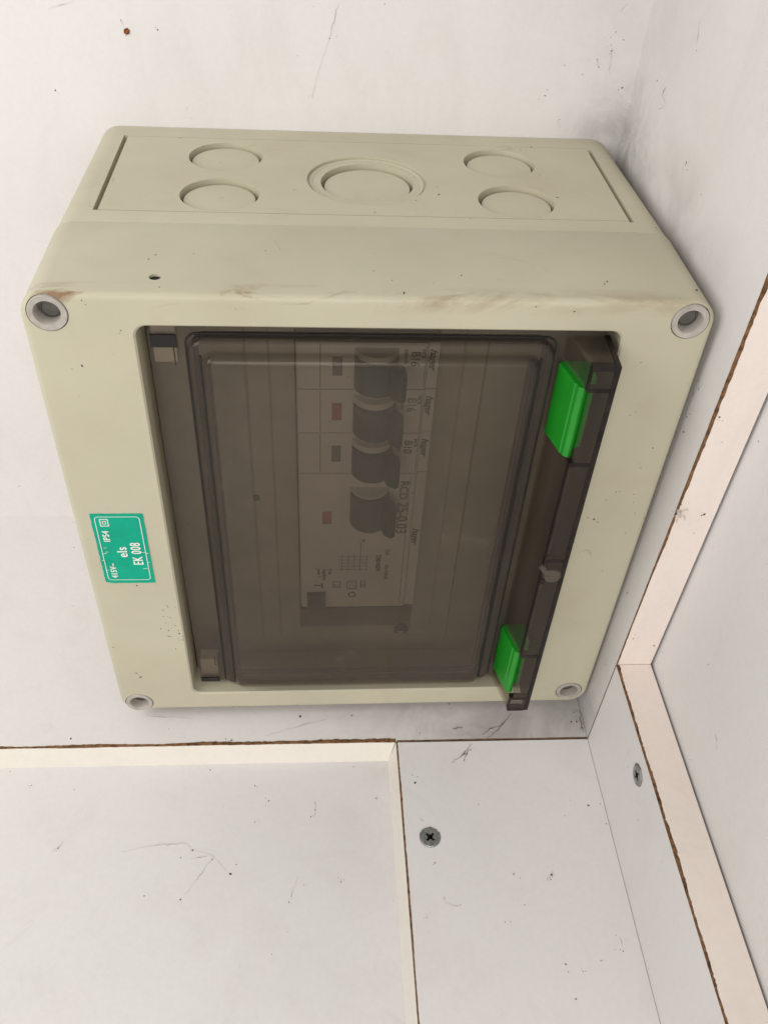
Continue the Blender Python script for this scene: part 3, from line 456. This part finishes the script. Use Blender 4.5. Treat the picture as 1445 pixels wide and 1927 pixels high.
for z0, z1 in ((LT[0][1]+.0045, Z1-.0005), (LT[1][1]+.0045, LT[0][0]-.0045), (Z0+.0005, LT[1][0]-.0045)):
    wall('side_wall', xl, lambda y: xl(y)+wt, yb, yi, z0, z1, handle)
ina = lambda y: xl(y)+wt+.0004; inb = lambda y: xr_(y)-.0095-.0004
wall('end_cap', ina, inb, yb, yi, Z1-.0085, Z1-.0005, handle); wall('end_cap', ina, inb, yb, yi, Z0+.0005, Z0+.0085, handle)
RB = [Z0+.0035, LT[1][0]-.004, LT[1][1]+.004, .520, LT[0][0]-.004, LT[0][1]+.004, Z1-.0035]
rh = .0036
for zc in RB: MB().box(xl(yf), XE-.0003, yf+.0002, yi+.004, zc-rh, zc+rh).build('rib', 'smokedark', ef, handle, 0)
for k in range(6):                                     # clear front panes between the ribs, each with its dark left edge
    z0, z1 = RB[k]+rh+.0003, RB[k+1]-rh-.0003
    if k not in (1, 4): MB().box(xl(yf), xl(yf)+.0026, yf+.0003, yi, z0, z1).build('rib', 'smokedark', ef, handle, 0)
    MB().box(xl(yf)+(.0029 if k not in (1, 4) else .006), XE-.0003, yf+.0005, yf+wt, z0, z1).build('front_panel', 'smoke2', ef, handle, 0)
MB().lathe((.829, yf, .484), 1, [(.0155, -.0002), (.0150, -.0026), (.0100, -.0026), (.0085, -.0008), (.001, -.0008)], 32).build('lock_eye', 'scuffed', ef, handle)
MB().box(.8095, .8165, yf-.0012, yf-.0001, .462, .476).build('lock_slot', 'smokedark', ef, handle)
MB().hexa([(.800, yf-.0003, .507), (.812, yf-.0003, .492), (.820, yf-.0003, .497), (.806, yf-.0003, .514), (.800, yf-.004, .507), (.812, yf-.004, .492), (.820, yf-.004, .497), (.806, yf-.004, .514)]).build('lock_lug', 'scuffed', ef, handle)
for z0, z1 in LT:
    prof = [(.7905, yb-.001), (.7835, yb-.008), (.7865, yb-.020), (.7965, yf+.026), (.7985, yf+.0245), (.8005, yf+.017), (.8075, yf+.0125), (.8130, yf+.0150), (.8160, yf+.034), (.8340, yf+.040), (.8340, yb-.001)]
    lt = MB().prism_z(prof, z0+.001, z1-.001).build('latch', 'green', ef, handle, 0)
    md = lt.modifiers.new('soft', 'BEVEL'); md.width = .0012*S; md.segments = 2

# the green type label
SX0, SX1, SZ0, SZ1 = .0290, .1175, .4035, .5770
sy = -D-.0012
def jag(a, b, n, amp):
    return [tuple(Vector(a).lerp(Vector(b), i/n)+Vector((random.uniform(-amp, amp), 0, random.uniform(-amp, amp)))) for i in range(n)]
out = jag((SX0, 0, SZ0+.004), (SX0, 0, SZ1), 30, .0006)+jag((SX0, 0, SZ1), (SX1, 0, SZ1), 14, .0005)+jag((SX1, 0, SZ1), (SX1, 0, SZ0), 30, .0003)+jag((SX1, 0, SZ0), (SX0+.005, 0, SZ0), 14, .0004)
st = MB().loops([[(x, sy, z) for x, _, z in out], [(x, -D-.0001, z) for x, _, z in out]], True, True).build('type_label', 'sticker', ef, enc, 0)
def line_loop(x0, x1, z0, z1, r, wd, name):
    y = sy-.0003
    MB().loops([rr(x0, x1, z0, z1, r, y), rr(x0+wd, x1-wd, z0+wd, z1-wd, max(r-wd, .0003), y)]).build(name, 'ink', ef, st, 0)
line_loop(.0350, .1110, .4120, .5710, .007, .0011, 'border_line')
line_loop(.0430, .0575, .5480, .5655, .0006, .0016, 'square_symbol'); line_loop(.0470, .0535, .5528, .5607, .0005, .0013, 'square_symbol')
ty = sy-.0006
text('lettering', '415V~', .0150, (.0534, .4185), '-x', 'ink', ef, st, .86, .0002, y=ty, spacing=1.12)
text('lettering', 'IP54', .0158, (.0540, .5110), '-x', 'ink', ef, st, .84, .00025, y=ty, spacing=1.15)
text('lettering', 'els', .0245, (.0785, .4720), '-x', 'ink', ef, st, .88, .0002, y=ty, spacing=1.12)
text('lettering', 'EK 008', .0245, (.1030, .4520), '-x', 'ink', ef, st, .70, .0002, y=ty, spacing=1.14)
m = MB()                                                # scratches in the vinyl
for k in range(9):
    x = random.choice([random.uniform(.031, .042), random.uniform(.1, .113)]); z = random.uniform(.435, .51); l = random.uniform(.003, .010)
    m.tube([(x, sy-.0002, z), (x+l*.5, sy-.0002, z+random.uniform(-.0006, .0006)), (min(x+l, .117), sy-.0002, z+random.uniform(-.0008, .0008))], .00035, 4)
o = m.build('scratches', 'ink', ef, st, 0); o['kind'] = 'stuff'

# ------------------------------------------------------------------ breakers behind the smoked door
PB = -.530; P_ = .0925
def breaker(name, z0, mods, label, cat, group=None):
    z1 = z0+mods*P_; zc = (z0+z1)/2; g = .0009
    fr = Frame((.5, PY+.03, zc), True); t = thing(name, fr, label, cat, group)
    b = MB()
    b.prism_z([(.379, PY+.045), (.379, PB+.004), (.382, PB), (.592, PB), (.596, PB+.004), (.613, PB+.004), (.613, PY+.045)], z0+g, z1-g)
    b.build('body', 'breaker', fr, t)
    hz = zc-.004 if mods == 1 else z0+3.20*P_
    def hubs(r, yc, w_, mat, nm):
        prof = [(.510+r*math.cos(math.radians(q)), yc-r*math.sin(math.radians(q))) for q in range(0, 181, 9)]
        return MB().prism_z(prof, hz-w_, hz+w_).build(nm, mat, fr, t)
    hubs(.0365, PB+.0065, .0400, 'breaker', 'toggle_shoulder')
    w_ = .0285 if mods == 1 else .036
    prof = [(.510+.036*math.cos(math.radians(q)), PB-.008-.036*math.sin(math.radians(q))) for q in range(0, 181, 9)]
    mb2 = MB().prism_z(prof, hz-w_, hz+w_)
    mb2.prism_z([(.528, PB-.030), (.541, PB-.018), (.556, PB-.034), (.556, PB-.058), (.548, PB-.064), (.536, PB-.056)], hz-w_*.86, hz+w_*.86)
    mb2.build('toggle', 'toggle', fr, t, 40)
    return t, fr, zc
yt = PB-.0006
ZR = .207
specs = [('white single breaker at the top of the row behind the smoked pane, rating B16', 'B16', 'greyw'),
         ('white single breaker with a reddish marker, second from the top behind the smoked pane', 'B16', 'redw'),
         ('white single breaker next above the wide residual current switch behind the smoked pane', 'B10', 'greyw')]
for i, (lab, rt, mk) in enumerate(specs):
    z0 = ZR+4*P_+(2-i)*P_
    t, fr, zc = breaker('circuit_breaker', z0, 1, lab, 'circuit breaker', 'single breakers in the row')
    MB().box(.4385, .4550, PB-.0012, PB-.0001, zc-.018, zc+.018).build('marker_window', mk, fr, t)
    MB().box(.418, .4192, PB-.0006, PB-.0001, z0+.004, z0+P_-.004).build('label_edge', 'greyw', fr, t)
    text('lettering', rt, .021, (.5670, zc+.030), '+x', 'black', fr, t, .9, .0002, y=yt)
    text('lettering', 'MCB', .0085, (.5835, zc+.034), '+x', 'black', fr, t, 1, y=yt)
    text('lettering', '230/400V', .0075, (.5555, zc+.034), '+x', 'black', fr, t, 1, y=yt)
    text('lettering', 'hager', .0185, (.5980, zc+.032), '+x', 'black', fr, t, .95, .0003, y=PB+.0034, italic=.35)
    MB().box(.5900, .5908, PB-.0006, PB-.0001, z0+.006, z0+P_-.006).build('print_line', 'black', fr, t)
t, fr, zc = breaker('residual_current_device', ZR, 4, 'wide white residual current switch with test button, lowest behind the smoked pane', 'breaker')
z1 = ZR+4*P_
MB().box(.4230, .4400, PB-.0012, PB-.0001, .4500, .4815).build('marker_window', 'redw', fr, t)
MB().prism_z([(.3915, PB-.0001), (.3925, PB-.010), (.428, PB-.010), (.4300, PB-.0001)], ZR+.004, ZR+.048).build('test_button', 'toggle', fr, t)
text('lettering', 'T', .026, (.4060, .2830), '+x', 'black', fr, t, 1, .0003, y=yt)
text('lettering', 'RCD', .0225, (.5660, .5590), '+x', 'black', fr, t, 1, .0002, y=yt)
text('lettering', '25-0.03', .0300, (.5640, .5060), '+x', 'black', fr, t, .92, .0003, y=yt)
text('lettering', 'hager', .0205, (.5975, .4330), '+x', 'black', fr, t, .95, .0003, y=PB+.0034, italic=.35)
text('lettering', '230/400V', .0130, (.5300, .3640), '+x', 'black', fr, t, .95, .0003, y=yt)
text('lettering', 'IΔn 0.03A', .0110, (.5480, .3350), '+x', 'black', fr, t, .95, y=yt)
text('lettering', '25A', .0110, (.5480, .3800), '+x', 'black', fr, t, .95, y=yt)
text('lettering', 'N', .0100, (.5000, .4080), '+x', 'black', fr, t, 1, y=yt)
text('lettering', 'Test\nregularly\npush T', .0110, (.4350, .3250), '+x', 'black', fr, t, .9, y=yt)
MB().box(.5830, .5838, PB-.0006, PB-.0001, ZR+.01, z1-.01).build('print_line', 'black', fr, t)
m = MB()                                                # wiring diagram and approval marks
for k in range(5): m.box(.455, .515, PB-.0006, PB-.0001, .322+k*.009, .3228+k*.009)
for k in range(5): m.box(.462+k*.012, .4628+k*.012, PB-.0006, PB-.0001, .318, .366)
m.box(.4975, .4985, PB-.0006, PB-.0001, .318, .398)
m.build('wiring_diagram', 'black', fr, t, 0)
for x0, x1, za, zb in ((.4730, .4930, .2640, .2880), (.4445, .4600, .2680, .2870), (.5010, .5110, .2680, .2880)):
    MB().loops([rr(x0, x1, za, zb, .001, yt), rr(x0+.0015, x1-.0015, za+.0015, zb-.0015, .0006, yt)]).build('approval_mark', 'black', fr, t, 0)
    MB().tube([(x0+.004, yt, za+.004), ((x0+x1)/2, yt, zb-.005), (x1-.004, yt, za+.005)], .0007, 4).build('approval_mark', 'black', fr, t, 0)
MB().loops([[(.484+.008*math.cos(a), yt, .246+.008*math.sin(a)) for a in [i*math.pi/12 for i in range(24)]], [(.484+.005*math.cos(a), yt, .246+.005*math.sin(a)) for a in [i*math.pi/12 for i in range(24)]]]).build('approval_mark', 'black', fr, t, 0)

# ------------------------------------------------------------------ dirt, cobwebs and small marks
AX = {'back': (1, -1), 'right': (0, -1), 'floor': (2, 1), 'low': (2, 1), 'edge': (1, -1), 'out': (0, -1), 'top': (2, 1), 'front': (1, -1), 'pane': (1, -1), 'flange': (1, -1)}
def crumbs(keys, name, fr, parent, label=None):
    m = MB()
    for k in keys:
        ax, sg = AX[k]
        for x, y, z, r in SPECKS[k]:
            p = [x, y, z]
            if k == 'pane': p[1] = YF-.0365
            if k == 'top': p[2] = (ztop(y) if y > SEAM else H)
            if k == 'edge': p[1] -= .0025
            if k == 'out': p[0] = XR+T+.006
            p[ax] += sg*.0003; m.blob(p, ax, r*.62)
            for q in range(random.choice((0, 0, 1, 2))):
                p2 = list(p); a, b = [(1, 2), (2, 0), (0, 1)][ax]; p2[a] += random.gauss(0, r*2.2); p2[b] += random.gauss(0, r*2.2); m.blob(p2, ax, r*random.uniform(.2, .45))
    o = m.build(name, 'dirt', fr, parent); o['kind'] = 'stuff'
    if label: tag(o, label, 'dirt')
    return o
crumbs(('back', 'right', 'floor', 'low', 'edge', 'out'), 'dirt_specks', W, None, 'small dark specks of dirt scattered over the white boards')
crumbs(('top', 'front'), 'dirt_specks', ef, enc)
crumbs(('pane', 'flange'), 'dirt_specks', ef, door)
def strands(keys, name, fr, parent, mat='web', label=None, pick=slice(None), fat=1.):
    m = MB()
    for k in keys:
        ax, sg = AX[k]
        for line in STRANDS[k][pick] if k == 'floor' else STRANDS[k]:
            pts = []
            for a, b in zip(line[:-1], line[1:]):
                a, b = Vector(a), Vector(b); n = max(3, int((b-a).length/.006))
                for i in range(n):
                    p = a.lerp(b, i/n)+Vector([random.gauss(0, .0009) for _ in range(3)])
                    if k == 'top': p[2] = (ztop(p[1]) if p[1] > SEAM else H)
                    if k == 'out': p[0] = XR+T+.006
                    else: p[ax] = a[ax] if k != 'top' else p[2]
                    p[ax] += sg*.0009; pts.append(tuple(p))
            ph = random.uniform(0, 6); m.tube(pts, lambda t: .00015*fat+.0004*fat*max(0, math.sin(t*7+ph))**3, 4)
    o = m.build(name, mat, fr, parent); o['kind'] = 'stuff'
    if label: tag(o, label, 'cobweb')
    return o
strands(('back', 'right', 'floor', 'low', 'out'), 'cobweb_strands', W, None, 'web', 'thin dusty cobweb threads lying on the white boards', slice(7, None))
strands(('floor',), 'dirty_cobweb', W, None, 'grime', 'grimy cobweb threads on the floor below the lower green latch', slice(0, 7), 2.2)
strands(('top', 'front'), 'cobweb_strands', ef, enc)
nf = Frame((.0736, 0, 1.1481))
nail = thing('nail_head', nf, 'tiny rusty nail head in the back wall above the enclosure', 'nail')
MB().lathe((.0736, 0, 1.1481), 1, [(.0052, .003), (.0052, -.0012), (.0035, -.0028), (.001, -.0032)], 16).build('head', 'rust', nf, nail)
m = MB()
for i in range(12): m.blob((.0736+random.gauss(0, .0035), -.0004, 1.1481+random.gauss(0, .003)), 1, random.uniform(.0008, .002), .3)
o = m.build('rust_crumbs', 'rust', nf, nail); o['kind'] = 'stuff'
q = Frame((1.012, -DE-.003, .645))
bug = thing('dead_insect', q, 'dried long-legged insect stuck to the cream board edge right of the enclosure', 'insect')
MB().tube([(1.0075, -DE-.006, .655), (1.0105, -DE-.0075, .649), (1.014, -DE-.0075, .643), (1.017, -DE-.006, .637)], lambda t: .0012+.0022*math.sin(math.pi*min(1, t*1.1+.05)), 8).build('body', 'web', q, bug)
for a, b, c in (((1.010, .650), (1.000, .664), (.996, .676)), ((1.012, .647), (1.022, .658), (1.028, .650)), ((1.013, .645), (1.003, .640), (.999, .630)), ((1.014, .643), (1.024, .640), (1.028, .628)), ((1.012, .646), (1.004, .652), (.998, .650)), ((1.015, .641), (1.012, .630), (1.016, .622))):
    MB().tube([(a[0], -DE-.006, a[1]), (b[0], -DE-.008, b[1]), (c[0], -DE-.0035, c[1])], .0005, 4).build('leg', 'web', q, bug)
